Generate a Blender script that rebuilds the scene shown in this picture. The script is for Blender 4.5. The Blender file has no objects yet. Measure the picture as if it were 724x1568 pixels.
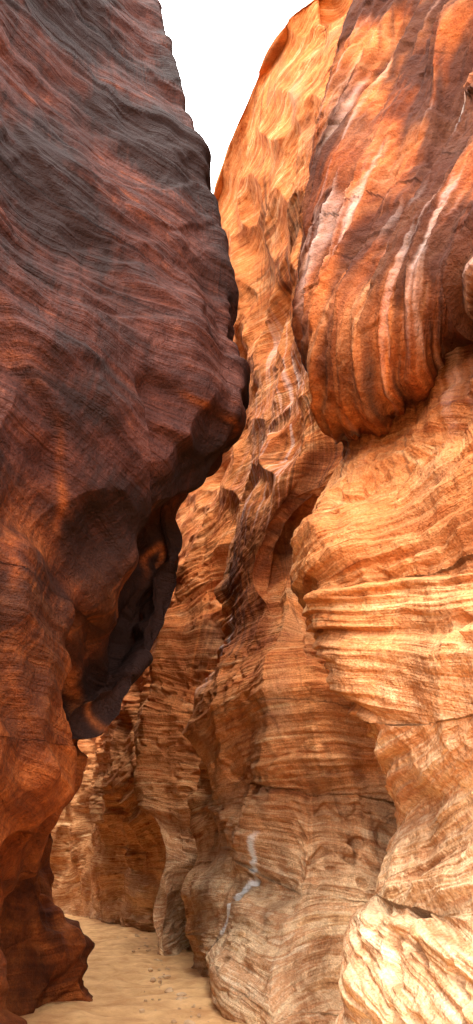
import bpy, math, numpy as np, time
# Slot canyon.  Wall stations below are mostly image pixel coordinates with assumed depths,
# back-projected through the camera to xyz points; each wall is one continuous lofted rock surface.
f=1022.0; th=math.radians(29)
def W(u,v,y):
    a=(u-362)/f;b=(784-v)/f
    yd=math.cos(th)-b*math.sin(th); zd=math.sin(th)+b*math.cos(th)
    t=y/yd
    return (a*t,y,1.6+zd*t)
def st(pts,rim,dep=None):
    out=[]
    P=[W(*p) for p in pts]
    out.append((P[0][0],P[0][1],-0.7))
    out+=P
    out.append((rim[0],rim[1],29.5)); 
    return out
def uvy(us,vs,ys):
    n=len(vs)
    if not hasattr(us,'__len__'): us=[us]*n
    if not hasattr(ys,'__len__'): ys=[ys]*n
    return list(zip(us,vs,ys))
# right wall
vA=[1568,1480,1390,1310,1200,1090,950,830,730,672,630,500,370,220,70,-80]
NA=uvy([500,525,540,570,555,520,455,445,500,535,505,470,480,500,530,560],vA,[7,7,7.1,7.3,7.1,7,7,7,7.2,7.8,7.2,6.8,6.9,7.1,7.2,7.3])
AM=uvy([620,620,625,640,640,630,600,590,620,640,620,590,600,610,630,650],[1568,1480,1390,1310,1200,1090,950,830,720,600,565,470,350,210,70,-80],[5.7,5.7,5.8,6,5.8,5.6,5.5,5.6,5.9,6.6,5.7,5.3,5.4,5.8,6,6.1])
AE=uvy(750,[1568,1480,1390,1300,1180,1060,930,810,690,490,455,380,290,180,50,-80],[4.5,4.5,4.6,4.7,4.5,4.3,4.3,4.4,4.6,5.2,4.6,4.4,4.6,5.1,4.8,5])
AF=uvy([1050]*8+[1150,1300,1300,1300,1300,1300,1300,1300],[1568,1480,1390,1300,1180,1060,930,810,690,490,455,380,290,180,50,-80],2.4)
VA=uvy([600,610,625,650,635,600,530,500,540,580,560,520,530,545,570,600],[1568,1480,1390,1310,1200,1090,950,830,740,670,620,500,370,220,70,-70],[10.0,10.6,11,11.2,11,10.8,11,12.4,11.2,11,10.5,10,10,10,9.8,9.4])
B1=uvy([530,520,535,555,535,490,435,425,460,505,485,455,470,485,505,530],[1568,1480,1390,1310,1200,1090,950,840,760,680,610,500,370,220,70,-60],[10.4,11,11.3,11.5,11.3,11.2,11.6,13.4,12.2,11.8,11.6,12,12,12,11.5,11])
B2=[(400,1568,9.9),(400,1480,10.6),(420,1400,11.2),(430,1310,11.6),(410,1220,12),(385,1130,12.3),(370,1040,12.6),(385,940,13.1),(385,860,13.5),(400,790,12.8),(430,700,12.6),(465,625,12.8),(460,510,13.5),(455,360,13.3),(465,210,13),(485,50,12.2)]
BN=[(280,1470,18.5),(276,1420,17.8),(285,1360,17.2),(302,1310,16.8),(290,1230,16.5),(305,1150,16.2),(300,1080,16),(335,960,16),(330,900,16.3),(345,800,15.5),(385,710,15),(440,630,15),(455,520,15.5),(440,350,15),(445,200,14),(460,60,13)]
VB=[(310,1462,21),(308,1415,20.5),(325,1358,20),(340,1308,19.5),(325,1228,19.5),(340,1148,19.5),(335,1075,19.5),(368,955,19.5),(362,895,19.5),(375,795,18.5),(390,720,17.5),(420,640,17),(425,520,17.5),(405,350,17),(408,200,15.5),(420,80,14)]
CM=[(262,1466,19.2),(262,1410,19.5),(268,1350,19.5),(275,1300,19.5),(255,1220,20),(262,1140,20),(272,1050,20),(300,930,20),(310,870,20),(330,780,19.5),(372,700,19),(395,620,19),(385,510,19.5),(375,350,19),(378,220,17),(392,125,14.9)]
CN=[(240,1465,19.3),(236,1410,19.3),(238,1350,19.5),(236,1290,20),(208,1210,21),(205,1120,21),(225,1020,21),(255,930,21),(280,850,21),(325,760,21),(355,700,21),(370,620,21),(360,510,21),(345,400,21),(335,330,20.5),(329,303,20.2)]
VC=uvy([260,262,264,262,240,235,255,285,302,335,348,350,350,345,342,340],[1440,1400,1345,1290,1210,1120,1020,930,850,760,700,640,580,530,490,460],[27]+[26]*15)
D0=uvy([215,213,213,212,190,185,200,225,245,270,290,298,298,295,290,290],[1420,1390,1345,1290,1210,1120,1030,950,880,810,750,700,660,620,580,550],30)
D1=uvy([160,155,150,150,140,150,165,185,205,225,240,250,250,250,250,250],[1408,1385,1345,1290,1220,1140,1060,990,920,860,800,750,710,670,640,612],35)
D2=uvy([100,100,101,104,115,125,140,150,165,180,195,205,210,210,210,210],[1398,1380,1345,1290,1230,1170,1110,1050,990,940,890,840,800,760,735,710],43)
def vert(x,y,n,lean=0): 
    zs=np.linspace(0.2,28,n)
    return [(x,y,-0.7)]+[(x+lean*z/28,y,z) for z in zs]+[(x+lean,y,29.5)]
R=[vert(9,-4,16,2),st(AF,(5.5,1.8)),st(AE,(5,5)),st(AM,(4.6,6.5)),st(NA,(4,8.5)),st(VA,(3.8,9.5)),st(B1,(3.4,10.5)),st(B2,(2.8,11.3)),st(BN,(2.5,12)),st(VB,(1.85,13.2)),st(CM,(1.1,14.6)),st(CN,(-.98,20)),st(VC,(-1.6,25.5)),st(D0,(-3.2,30)),st(D1,(-5,35.5)),st(D2,(-8.5,43.5)),vert(-20,50,16),vert(-42,56,16)]  # first station unseen, flared wide so sun reaches the wall
# left wall
NLu=[15,30,48,72,103,124,128,185,240,262,292,335,368,371,366,349,320,284,243,218]
NLv=[1568,1480,1410,1340,1285,1200,1135,1060,970,870,800,742,690,600,470,400,300,150,0,-80]
NLy=[8,8,8,8,8,8,8.2,8.5,9,9,8.8,8.5,8,7.8,7.8,7.8,7.8,7.8,7.8,7.8]
NL=uvy(NLu,NLv,NLy)
L2u=[-10,5,22,45,75,100,112,118,125,170,220,270,290,295,295,285,265,235,200,180]
L2v=[1568,1480,1410,1340,1285,1200,1120,1040,965,890,820,750,670,590,470,400,300,150,0,-80]
L2y=[7,7,7,7,7,7,7,7.2,7.3,7.3,7.2,7,6.9,6.8,6.9,7,7,7.1,7.2,7.2]
L2=uvy(L2u,L2v,L2y)
LC=[((a[0]+b[0])/2,(a[1]+b[1])/2,(a[2]+b[2])/2+{7:1.0,8:1.2,9:1.1,10:.5}.get(i,0)) for i,(a,b) in enumerate(zip(L2,NL))]
L1=uvy([-60,-45,-30,-10,15,35,45,50,50,70,100,130,150,150,150,145,135,115,95,85],[1568,1480,1410,1340,1285,1200,1120,1040,960,880,800,720,650,570,450,370,280,140,0,-80],[5.8]*9+[5.9,5.9,5.8,5.7,5.7,5.8,5.9,6,6,6,6])
L0=uvy(-45,[1568,1480,1410,1340,1285,1200,1110,1020,930,840,750,660,590,500,400,320,230,110,0,-80],4.5)
LX=uvy(-500,[1568,1480,1410,1340,1285,1200,1110,1020,930,840,750,660,590,500,400,320,230,110,0,-80],2.0)
LV=[(a-48,b,c+2) for a,b,c in NL]
Mu=[155,140,118,100,84,60,50,60,100,130,170,190,220,240,250,250,250,240,230,220]
Mv=[1532,1490,1430,1385,1335,1270,1200,1135,1060,970,870,800,742,690,600,500,440,360,270,200]
My=[12.8,12.7,12.6,12.5,12.5,12.8]+[13]*14
M=uvy(Mu,Mv,My)
MF=uvy([90,80,70,60,55,40]+[x-35 for x in Mu[6:]],[1560]+Mv[1:],[11.9,11.9,12,12,12,12.2]+[12.2]*14)
def stl(p,rim):
    s=st(p,rim); s[-1]=(rim[0],rim[1],27.5); return s
L=[vert(-9,-5,20,-1),stl(LX,(-5,0.5)),stl(L0,(-4.4,4)),stl(L1,(-3.8,6)),stl(L2,(-3.1,7.3)),stl(LC,(-3,7.8)),stl(NL,(-2.9,8.6)),stl(LV,(-3.8,10)),stl(MF,(-4.6,12)),stl(M,(-5,14)),vert(-6,19,20),vert(-13,35,20),vert(-27,45,20),vert(-45,48,20)]  # unseen near end opened out behind the camera for the sun
R=np.array(R);L=np.array(L)
def addtop(A,sx):
    top=A[:,-1:,:]+np.array([sx*4,0,1.0]); far=A[:,-1:,:]+np.array([sx*25,0,2.0])
    return np.concatenate([A,top,far],1)
R=addtop(R,1);L=addtop(L,-1)

def cr(A,counts):
    n=A.shape[0];out=[];ps=[]
    for i in range(n-1):
        p0=A[max(i-1,0)];p1=A[i];p2=A[i+1];p3=A[min(i+2,n-1)]
        if i==0:p0=2*p1-p2
        if i==n-2:p3=2*p2-p1
        m=counts[i]
        t=(np.arange(m+(1 if i==n-2 else 0))/m).reshape((-1,)+(1,)*(A.ndim-1))
        d=p2-p1
        m1=(p2-p0)/2;m2=(p3-p1)/2
        h=np.linalg.norm(d,axis=-1,keepdims=True)*1.6
        for mm in (m1,m2):
            l=np.linalg.norm(mm,axis=-1,keepdims=True)+1e-9
            mm*=np.minimum(1,h/l)
        t2=t*t;t3=t2*t
        out.append((2*t3-3*t2+1)*p1+(t3-2*t2+t)*m1+(-2*t3+3*t2)*p2+(t3-t2)*m2)
        ps.append(i+t.reshape(-1))
    return np.concatenate(out,0),np.concatenate(ps)
def surf(A,cs,ct):
    G,s=cr(A,cs)
    G2,t=cr(np.swapaxes(G,0,1),ct)
    return np.swapaxes(G2,0,1),s,t
def h3(ix,iy,iz,seed):
    n=(ix*np.uint32(374761393)+iy*np.uint32(668265263)+iz*np.uint32(2147483647)+np.uint32(seed*1013904223&0xffffffff)).astype(np.uint32)
    n=(n^(n>>np.uint32(13)))*np.uint32(1274126177)
    n=(n^(n>>np.uint32(16)))*np.uint32(2246822519)
    return n^(n>>np.uint32(13))
def pn(x,y,z,seed=0):
    x=np.asarray(x,np.float32);y=np.asarray(y,np.float32)+np.zeros_like(x);z=np.asarray(z,np.float32)+np.zeros_like(x)
    x=x+1000.;y=y+1000.;z=z+1000.
    xi=np.floor(x);yi=np.floor(y);zi=np.floor(z)
    fx=(x-xi);fy=(y-yi);fz=(z-zi)
    X=xi.astype(np.uint32);Y=yi.astype(np.uint32);Z=zi.astype(np.uint32)
    u=fx*fx*fx*(fx*(fx*6-15)+10);v=fy*fy*fy*(fy*(fy*6-15)+10);w=fz*fz*fz*(fz*(fz*6-15)+10)
    def g(a,b,c,dx,dy,dz):
        h=h3(X+np.uint32(a),Y+np.uint32(b),Z+np.uint32(c),seed)
        gx=((h&np.uint32(1023)).astype(np.float32)/511.5-1);gy=(((h>>np.uint32(10))&np.uint32(1023)).astype(np.float32)/511.5-1);gz=(((h>>np.uint32(20))&np.uint32(1023)).astype(np.float32)/511.5-1)
        return gx*dx+gy*dy+gz*dz
    def lx(b,c):
        p=g(0,b,c,fx,fy-b,fz-c);q=g(1,b,c,fx-1,fy-b,fz-c);return p+u*(q-p)
    a0=lx(0,0);a1=lx(1,0);b0=lx(0,1);b1=lx(1,1)
    A=a0+v*(a1-a0);B=b0+v*(b1-b0)
    return (A+w*(B-A))*1.1
def fbm(x,y,z,o,seed=0,g=.5):
    r=0;a=1.
    for i in range(o):
        r=r+a*pn(x*2**i,y*2**i,z*2**i,seed+i);a*=g
    return r
def ss(a,b,x):
    t=np.clip((x-a)/(b-a),0,1);return t*t*(3-2*t)
def normals(G,sgn):
    du=np.gradient(G,axis=0);dv=np.gradient(G,axis=1)
    n=np.cross(du,dv);n/=np.linalg.norm(n,axis=2,keepdims=True)+1e-9
    return n*sgn
def mkmesh(name,G,attrs,mat):
    a,b,_=G.shape
    me=bpy.data.meshes.new(name)
    idx=np.arange(a*b).reshape(a,b)
    q=np.stack([idx[:-1,:-1],idx[1:,:-1],idx[1:,1:],idx[:-1,1:]],-1).reshape(-1,4)
    me.vertices.add(a*b);me.vertices.foreach_set('co',G.reshape(-1).astype(np.float32))
    me.loops.add(q.size);me.loops.foreach_set('vertex_index',q.reshape(-1).astype(np.int32))
    me.polygons.add(len(q));me.polygons.foreach_set('loop_start',np.arange(0,q.size,4,dtype=np.int32));me.polygons.foreach_set('loop_total',np.full(len(q),4,np.int32))
    me.polygons.foreach_set('use_smooth',np.ones(len(q),bool))
    me.update(calc_edges=True)
    for k,v in attrs.items():
        at=me.attributes.new(k,'FLOAT','POINT');at.data.foreach_set('value',v.reshape(-1).astype(np.float32))
    me.materials.append(mat)
    ob=bpy.data.objects.new(name,me);bpy.context.scene.collection.objects.link(ob);return ob

def rockmat(name,low,up,varn_shade,rough=.85,pale=None,spec=.3,wts=(.40,.40,.20)):
    m=bpy.data.materials.new(name);m.use_nodes=True;nt=m.node_tree;N=nt.nodes;Lk=nt.links
    bs=N['Principled BSDF'];bs.inputs['Roughness'].default_value=rough;bs.inputs['Specular IOR Level'].default_value=spec
    def attr(n):
        x=N.new('ShaderNodeAttribute');x.attribute_name=n;return x.outputs['Fac']
    geo=N.new('ShaderNodeNewGeometry');sep=N.new('ShaderNodeSeparateXYZ');Lk.new(geo.outputs['Position'],sep.inputs[0])
    strat=attr('strat')
    def math_(op,a,b=None):
        x=N.new('ShaderNodeMath');x.operation=op
        for i,c in enumerate((a,b)):
            if c is None:continue
            if isinstance(c,(int,float)):x.inputs[i].default_value=c
            else:Lk.new(c,x.inputs[i])
        return x.outputs[0]
    def vec(a,b,c):
        x=N.new('ShaderNodeCombineXYZ')
        for i,k in enumerate((a,b,c)):Lk.new(k,x.inputs[i])
        return x.outputs[0]
    def noise(v,s,d=4,r=.55):
        x=N.new('ShaderNodeTexNoise');x.inputs['Scale'].default_value=s;x.inputs['Detail'].default_value=d;x.inputs['Roughness'].default_value=r
        Lk.new(v,x.inputs['Vector']);return x.outputs['Fac']
    def ramp(fac,st):
        x=N.new('ShaderNodeValToRGB');e=x.color_ramp.elements
        while len(e)<len(st):e.new(.5)
        for k,(p,c) in zip(e,st):k.position=p;k.color=(*c,1)
        Lk.new(fac,x.inputs[0]);return x.outputs[0]
    def mix(f_,a,b,t='MIX'):
        x=N.new('ShaderNodeMix');x.data_type='RGBA';x.blend_type=t
        if isinstance(f_,(int,float)):x.inputs[0].default_value=f_
        else:Lk.new(f_,x.inputs[0])
        for i,c in ((6,a),(7,b)):
            if isinstance(c,tuple):x.inputs[i].default_value=(*c,1)
            else:Lk.new(c,x.inputs[i])
        return x.outputs[2]
    px=math_('MULTIPLY',sep.outputs[0],.5);py=math_('MULTIPLY',sep.outputs[1],.4)
    v1=vec(px,py,math_('MULTIPLY',strat,3.2));v2=vec(px,py,math_('MULTIPLY',strat,13.))
    n1=noise(v1,1,4,.6);n2=noise(v2,1,3,.65)
    med=noise(geo.outputs['Position'],3.2,4,.65)
    nm=math_('ADD',math_('ADD',math_('MULTIPLY',n1,wts[0]),math_('MULTIPLY',n2,wts[1])),math_('MULTIPLY',med,wts[2]))
    lc=ramp(nm,low)
    if pale: lc=mix(attr('pale'),lc,ramp(nm,pale))
    c=mix(attr('tone'),lc,ramp(nm,up))
    if pale:
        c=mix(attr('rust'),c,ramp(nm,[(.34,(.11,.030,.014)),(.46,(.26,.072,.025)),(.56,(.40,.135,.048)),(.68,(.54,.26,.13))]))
        c=mix(attr('grey'),c,(.20,.17,.12))
    pat=noise(geo.outputs['Position'],.9,4,.6)
    c=mix(1.,c,ramp(pat,[(.3,(.60,.47,.40)),(.6,(1.1,1.06,1.02))]),'MULTIPLY')
    gr=noise(geo.outputs['Position'],38,2,.7)
    c=mix(1.,c,ramp(gr,[(.25,(.62,.58,.56)),(.7,(1.2,1.2,1.2))]),'MULTIPLY')
    c=mix(attr('varn_shade'),c,varn_shade)
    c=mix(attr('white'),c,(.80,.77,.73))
    Lk.new(c,bs.inputs['Base Color'])
    hgt=math_('ADD',math_('MULTIPLY',n2,.6),math_('ADD',math_('MULTIPLY',gr,.16),math_('MULTIPLY',noise(geo.outputs['Position'],7,4,.65),.6)))
    bp=N.new('ShaderNodeBump');bp.inputs['Strength'].default_value=1.;bp.inputs['Distance'].default_value=.10
    Lk.new(hgt,bp.inputs['Height']);Lk.new(bp.outputs[0],bs.inputs['Normal'])
    return m
low=[(.33,(.17,.050,.018)),(.42,(.48,.18,.055)),(.48,(.68,.40,.18)),(.54,(.46,.18,.06)),(.60,(.72,.46,.21)),(.70,(.78,.60,.37))]
pale=[(.34,(.23,.095,.04)),(.41,(.58,.34,.16)),(.47,(.76,.57,.35)),(.53,(.54,.29,.14)),(.59,(.78,.61,.40)),(.70,(.80,.67,.49))]
up=[(.32,(.24,.05,.014)),(.44,(.52,.155,.042)),(.53,(.62,.23,.072)),(.68,(.74,.44,.23))]
mR=rockmat('sandstone',low,up,(.040,.019,.015),.95,pale,.06)
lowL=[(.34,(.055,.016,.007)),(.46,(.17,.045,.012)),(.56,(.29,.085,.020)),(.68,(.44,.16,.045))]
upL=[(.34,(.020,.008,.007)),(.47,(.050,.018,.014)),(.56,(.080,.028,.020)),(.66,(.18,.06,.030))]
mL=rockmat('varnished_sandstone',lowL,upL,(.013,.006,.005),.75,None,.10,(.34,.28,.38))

def stratum(x,y,z,dk=1.):
    b=z+.10*x-.04*y+.8*pn(x*.28,y*.18,z*.28,11)+.06*fbm(x*.9,y*.7,z*.9,2,12)
    k=np.floor(b/1.3+.5*pn(x*.2,y*.15,z*.1,13))
    hsh=np.modf(np.abs(np.sin(k*12.9898)*43758.5453))[0]-.5
    hs2=np.modf(np.abs(np.sin(k*78.233)*12543.853))[0]-.5
    return b,b+dk*(hsh*.6*(y*np.clip(9/y,.3,1))+hs2*.5*x)+k*.37
# ---------- right wall ----------
cs=[20,40,110,110,120,40,90,110,100,50,70,70,30,60,60,50,30]
ct=[20]+[66]*15+[50,20,6]
G,s,t=surf(R,cs,ct)
S,Tt=np.meshgrid(s,t,indexing='ij')
n=normals(G,1)
if n[200,300,0]>0:n=-n
x,y,z=[G[...,i].astype(np.float32) for i in range(3)]
far=ss(8,14,y)
sb,st_=stratum(x,y,z)
upm=ss(9.0,10.2,Tt)
bould=upm*ss(.1,1,S)*(1-ss(4.6,5.4,S))
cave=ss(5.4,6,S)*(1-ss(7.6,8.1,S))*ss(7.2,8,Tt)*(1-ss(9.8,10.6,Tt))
big=fbm(x*.35,y*.3,z*.3,2,21)*(.22+.3*far)
sc=-np.abs(pn(x*.7+.2*z,y*.4,z*.34,31))*(.45+.65*far)-np.abs(pn(x*1.5,y*.9,z*.9+.5*x,32))*.18
sc*=(1-.8*bould)*(.4+.6*ss(2,5,Tt))
sc=sc*(1-.9*cave)-.25*cave
band=ss(-.2,.35,pn(x*.2,y*.15,sb*.7,46))
lm=((1-upm)*.9+.22)*(.4+1.0*band)*(1-.25*far)*(.6+.4*ss(2.5,4.5,Tt))
lm*=.45+1.5*np.clip(fbm(x*.5,y*.4,z*.6,2,41)+.35,0,1)
l0=pn(x*.2,y*.16,sb*1.1,47)
l1=pn(x*.35,y*.3,sb*2.6,42);l2=pn(x*.6,y*.5,st_*6.0,43);l3=pn(x*1.2,y*1.,st_*15,44);l4=pn(x*2,y*1.6,st_*34,45)
led=(np.tanh(l1*5)*.065+np.tanh(l2*4)*.045+np.tanh(l3*4)*.025+l4*.020)*lm+np.tanh(l0*9)*.09*(1-upm)
led*=1-.7*cave
q=S+.33*(Tt-12)+.012*(Tt-12)**2+.35*pn(S*.8,Tt*.45,0*S,50)
fl=(.5-np.abs(pn(q*2.1,Tt*.22,0*S,52))*1.6)*.55*(.9+pn(S*.9,Tt*.4,0*S,54))*(1-.75*ss(3.3,4,S))+(1-2*np.abs(pn(q*5.5,Tt*.5,0*S,53)))*.16+(1-2*np.abs(pn(q*14,Tt*1.2,0*S,55)))*.04
fl*=bould*ss(1.2,2.,S)
fine=fbm(x*3,y*3,z*3,4,61)*.045
pits=-ss(.10,.30,pn(x*4,y*3.5,st_*5.5,64))*.11*ss(-.05,.2,pn(x*.5,y*.5,st_*.9,65))*(1-upm*.7)*(1-cave)
d=(big*(1-.5*ss(1.,2,S)*(1-ss(4.3,5,S)))*(1-.8*cave)+sc+led+fl+fine+pits)*ss(0,.5,Tt)
d*=1-.85*ss(13.5,16.5,Tt)*ss(7,9,S)
G2=G+n*d[...,None]
tone=np.clip(ss(3.5,8.,Tt+1.8*pn(x*.25,y*.2,z*.25,71)),0,1)
tone=tone*(1-.5*(1-upm)*(1-ss(4.4,5.2,S)))
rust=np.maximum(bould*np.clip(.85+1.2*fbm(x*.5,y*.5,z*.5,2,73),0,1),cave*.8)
pale_=1-ss(1.2,4.2,z+2.4*pn(x*.3,y*.25,z*.3,72)+.05*(y-7))
grey=np.clip(1.8*fbm(x*.7,y*.6,z*.4,3,95)-.30,0,1)*.55*(1-bould*.3)*(1-ss(9.5,11,S))
stk=pn(q*7,Tt*.45,0*S,81)*.6+pn(q*22+pn(S*4,Tt,0*S,84),Tt*1.1,0*S,82)*.4
varn_shade=np.clip(stk*1.8+.52+1.5*fbm(x*.6,y*.6,z*.45,3,85)+.35*ss(11,14,Tt)+1.8*np.clip(-fl,0,.4),0,1)*bould*.88  # streaked varnish, also coloured darker in the flute hollows
vs2=pn(S*14,Tt*.5,0*S,86)*.6+pn(S*34,Tt*.7,0*S,87)*.4
varn_shade=np.maximum(varn_shade,np.clip(vs2*2.2-.15+pn(x*.3,y*.3,z*.3,83)*1.6,0,1)*(.25+.5*ss(5,10,Tt))*(1-ss(9.5,11,S)))
white=np.clip(stk*-2.6-.35+1.2*fbm(x*.8,y*.8,z*.6,2,88),0,1)*bould*.30
white=np.maximum(white,.45*np.clip(vs2*-3-.2+pn(x*.4,y*.4,z*.4,89),0,1)*ss(5.6,6.2,S)*(1-ss(9,10.5,S))*ss(9.5,10.5,Tt)*(1-ss(12.6,13.5,Tt)))
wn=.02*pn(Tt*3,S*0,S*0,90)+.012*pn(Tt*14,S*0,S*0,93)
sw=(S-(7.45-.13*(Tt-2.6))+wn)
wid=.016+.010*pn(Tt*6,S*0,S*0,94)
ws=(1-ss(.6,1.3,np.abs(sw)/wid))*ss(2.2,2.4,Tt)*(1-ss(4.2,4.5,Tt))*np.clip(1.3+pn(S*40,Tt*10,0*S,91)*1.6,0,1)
sheen=np.exp(-((S-7.9+2*wn)/.05)**2)*ss(7.,7.4,Tt)*(1-ss(8.0,8.6,Tt))*np.clip(.4+pn(S*20,Tt*3,0*S,92)*2,0,1)  # small pale patch painted in for a bluish sheen
white=np.maximum(white,np.maximum(ws*1.0,sheen*.8))
varn_shade=np.maximum(varn_shade,.7*np.exp(-((S-7.49+wn)/.022)**2)*ss(1.2,1.5,Tt)*(1-ss(2.1,2.4,Tt)))
varn_shade=varn_shade*(1-ws)
strA=st_*(1-bould)+(q*.9+st_*.25)*bould
mkmesh('canyon_wall',G2,dict(strat=strA,tone=tone,varn_shade=varn_shade,white=white,pale=pale_,rust=rust,grey=grey),mR)
# ---------- left wall ----------
cs=[20,50,100,110,90,90,50,50,60,50,30,30,20]
ct=[20]+[56]*19+[50,20,6]
G,s,t=surf(L,cs,ct)
S,Tt=np.meshgrid(s,t,indexing='ij')
n=normals(G,1)
if n[200,300,0]<0:n=-n
x,y,z=[G[...,i].astype(np.float32) for i in range(3)]
sb,st_=stratum(x,y,z,.3);st_=st_-.35*x+.25*y;sb=sb-.35*x+.25*y
big=fbm(x*.4,y*.35,z*.35,2,121)*.2
sc=-np.abs(pn(x*.6+.4*z,y*.5,z*.35-.3*y,131))*.55-np.abs(pn(x*1.3,y*1.,z*.8-.5*x,132))*.10
sc*=(1-.6*ss(12,15,Tt))
wx=.5*pn(x*.9,y*.9,z*.9,150)
c1=pn(x*.35+wx*.4,y*.35,z*.5+.4*y+wx*.4,151);c2=pn(x*.6,y*.5+wx*.5,z*.8-.5*x,152)
lip=np.tanh((c1-.06)*30)*.11+np.tanh((c2-.12)*28)*.09+np.tanh((c2+.16)*28)*.06
lip*=(.35+.65*(1-ss(13,16,Tt)))
l1=pn(x*.3,y*.3,sb*2.2,142);l2=pn(x*.6,y*.6,sb*7,143);l3=pn(x*1,y*1,st_*17,144)
led=np.tanh(l1*6)*.035+np.tanh(l2*4)*.014+l3*.010
fine=fbm(x*2.2,y*2.2,z*2.2,4,161)*.035
d=(big+sc+led+fine+lip)*ss(0,.5,Tt)
G2=G+n*d[...,None]
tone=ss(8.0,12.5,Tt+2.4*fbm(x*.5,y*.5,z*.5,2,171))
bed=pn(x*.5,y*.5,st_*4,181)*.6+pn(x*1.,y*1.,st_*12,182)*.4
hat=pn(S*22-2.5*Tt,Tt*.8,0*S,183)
varn_shade=np.clip(bed*1.0+hat*.6+.44+.25*ss(8,12,Tt)+2.0*fbm(x*.5,y*.5,z*.4,4,184,.55),0,1)*(.55+.38*ss(5,12,Tt))
recess_shade=ss(6.2,7.3,Tt)*(1-ss(10.6,11.5,Tt))*ss(4.1,4.5,S)  # recess under the overhang: shade painted into the colour, near black
varn_shade=np.maximum(varn_shade,recess_shade*.97)
lit_edge=np.exp(-((c1-.06)/.014)**2)*(1-ss(13,15,Tt))*np.clip(.4+pn(x*1.5,y*1.5,z*1.5,185)*2.5,0,1)*.8  # lip edges painted brighter orange, as lit ledge edges
tone=tone*(1-lit_edge);varn_shade=varn_shade*(1-lit_edge)
mkmesh('canyon_wall',G2,dict(strat=st_,tone=tone,varn_shade=varn_shade,white=varn_shade*0),mL)
# ---------- ground ----------
gx=np.concatenate([np.linspace(-300,-30,15),np.linspace(-29,10,500),np.linspace(12,300,15)])
gy=np.concatenate([np.linspace(-300,-6,12),np.linspace(-5,60,700),np.linspace(64,300,10)])
X,Y=np.meshgrid(gx,gy,indexing='ij')
Z=fbm(X*.4,Y*.3,0*X,3,201)*.12+fbm(X*2.2,Y*1.8,0*X,3,202)*.07
Gg=np.stack([X,Y,Z],-1)
def sandmat(nm_,ca,cb):
    mg=bpy.data.materials.new(nm_);mg.use_nodes=True;nt=mg.node_tree;N=nt.nodes
    b=N['Principled BSDF'];b.inputs['Roughness'].default_value=.95
    ge=N.new('ShaderNodeNewGeometry');nz=N.new('ShaderNodeTexNoise');nz.inputs['Scale'].default_value=1.5;nz.inputs['Detail'].default_value=8;nz.inputs['Roughness'].default_value=.7
    nt.links.new(ge.outputs['Position'],nz.inputs['Vector'])
    rp=N.new('ShaderNodeValToRGB');rp.color_ramp.elements[0].position=.35;rp.color_ramp.elements[0].color=ca;rp.color_ramp.elements[1].position=.65;rp.color_ramp.elements[1].color=cb
    nt.links.new(nz.outputs['Fac'],rp.inputs[0]);nt.links.new(rp.outputs[0],b.inputs['Base Color'])
    bp=N.new('ShaderNodeBump');bp.inputs['Distance'].default_value=.12;nt.links.new(nz.outputs['Fac'],bp.inputs['Height']);nt.links.new(bp.outputs[0],b.inputs['Normal'])
    return mg
mkmesh('sandy_ground',Gg,{},sandmat('sand',(.54,.26,.085,1),(.84,.52,.22,1)))
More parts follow.
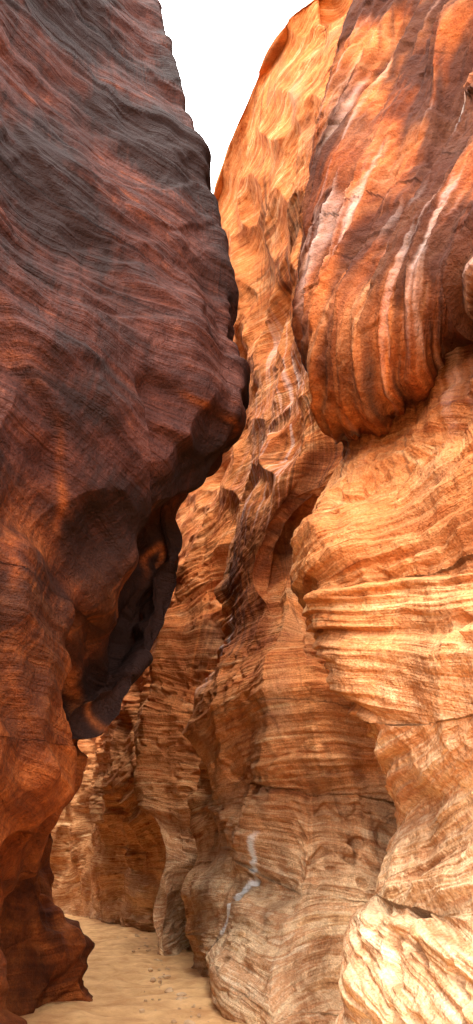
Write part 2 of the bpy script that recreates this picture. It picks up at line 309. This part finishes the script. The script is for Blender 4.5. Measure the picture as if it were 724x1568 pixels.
# ---------- pebbles (one object): rubble fallen along the foot of the right wall ----------
import random,bmesh
rng=random.Random(7)
bm=bmesh.new()
foot=[(.0,10.2),(-.35,11.4),(-.75,13.),(-1.15,15.),(-1.5,17.5),(-1.9,19.),(-2.6,23),(-3.2,28)]
for i in range(110):
    k=rng.random()*(len(foot)-1.01);a=int(k);tt=k-a
    px=foot[a][0]*(1-tt)+foot[a+1][0]*tt-abs(rng.gauss(0,.22));py=foot[a][1]*(1-tt)+foot[a+1][1]*tt
    if rng.random()<.12: px-=rng.random()*.9
    r=.012+.055*rng.random()**3
    m_=bmesh.ops.create_icosphere(bm,subdivisions=2,radius=r)
    sx,sy,sz=rng.uniform(.8,1.5),rng.uniform(.7,1.3),rng.uniform(.45,.8);an=rng.random()*6.28
    for v in m_['verts']:
        w_=1+.25*math.sin(v.co.x/r*3+i)*math.cos(v.co.y/r*2.3+i*2)+.12*math.sin(v.co.z/r*5+i)
        X_,Y_,Z_=v.co.x*sx*w_,v.co.y*sy*w_,v.co.z*sz*w_
        v.co=(px+X_*math.cos(an)-Y_*math.sin(an),py+X_*math.sin(an)+Y_*math.cos(an),.01+Z_)
me=bpy.data.meshes.new('pebbles');bm.to_mesh(me);bm.free();me.materials.append(sandmat('pebble_stone',(.48,.26,.12,1),(.74,.52,.30,1)))
po=bpy.data.objects.new('pebbles',me);bpy.context.scene.collection.objects.link(po)
# ---------- light ----------
sd=np.array([-.14,-.33,.93]);sd/=np.linalg.norm(sd)
w=bpy.data.worlds.new("World");bpy.context.scene.world=w;w.use_nodes=True;nt=w.node_tree;N=nt.nodes
bg=N['Background'];bg.inputs[1].default_value=.15
sk=N.new('ShaderNodeTexSky');sk.sky_type='NISHITA';sk.sun_disc=False
sk.sun_elevation=math.asin(sd[2]);sk.sun_rotation=math.atan2(sd[0],sd[1]);sk.dust_density=3
ad=N.new('ShaderNodeMix');ad.data_type='RGBA';ad.blend_type='ADD';ad.inputs[0].default_value=1;ad.inputs[7].default_value=(57,55,54,1)
nt.links.new(sk.outputs[0],ad.inputs[6]);nt.links.new(ad.outputs[2],bg.inputs[0])
sl=bpy.data.lights.new('sun','SUN');sl.energy=2.6;sl.angle=math.radians(9);sl.color=(1,.95,.87)
so=bpy.data.objects.new('sun',sl);bpy.context.scene.collection.objects.link(so)
from mathutils import Vector
so.rotation_euler=Vector(-sd).to_track_quat('-Z','Y').to_euler();so.location=(-5,-5,40)
cd=bpy.data.cameras.new('camera');co=bpy.data.objects.new('camera',cd);bpy.context.scene.collection.objects.link(co)
co.location=(0,0,1.6);co.rotation_euler=(math.radians(90+29),0,0)
cd.sensor_fit='VERTICAL';cd.sensor_height=24;cd.lens=24*f/1568;cd.clip_end=2000;cd.clip_start=.05
sc=bpy.context.scene;sc.camera=co
sc.view_settings.view_transform='Standard';sc.view_settings.look='None';sc.view_settings.exposure=0
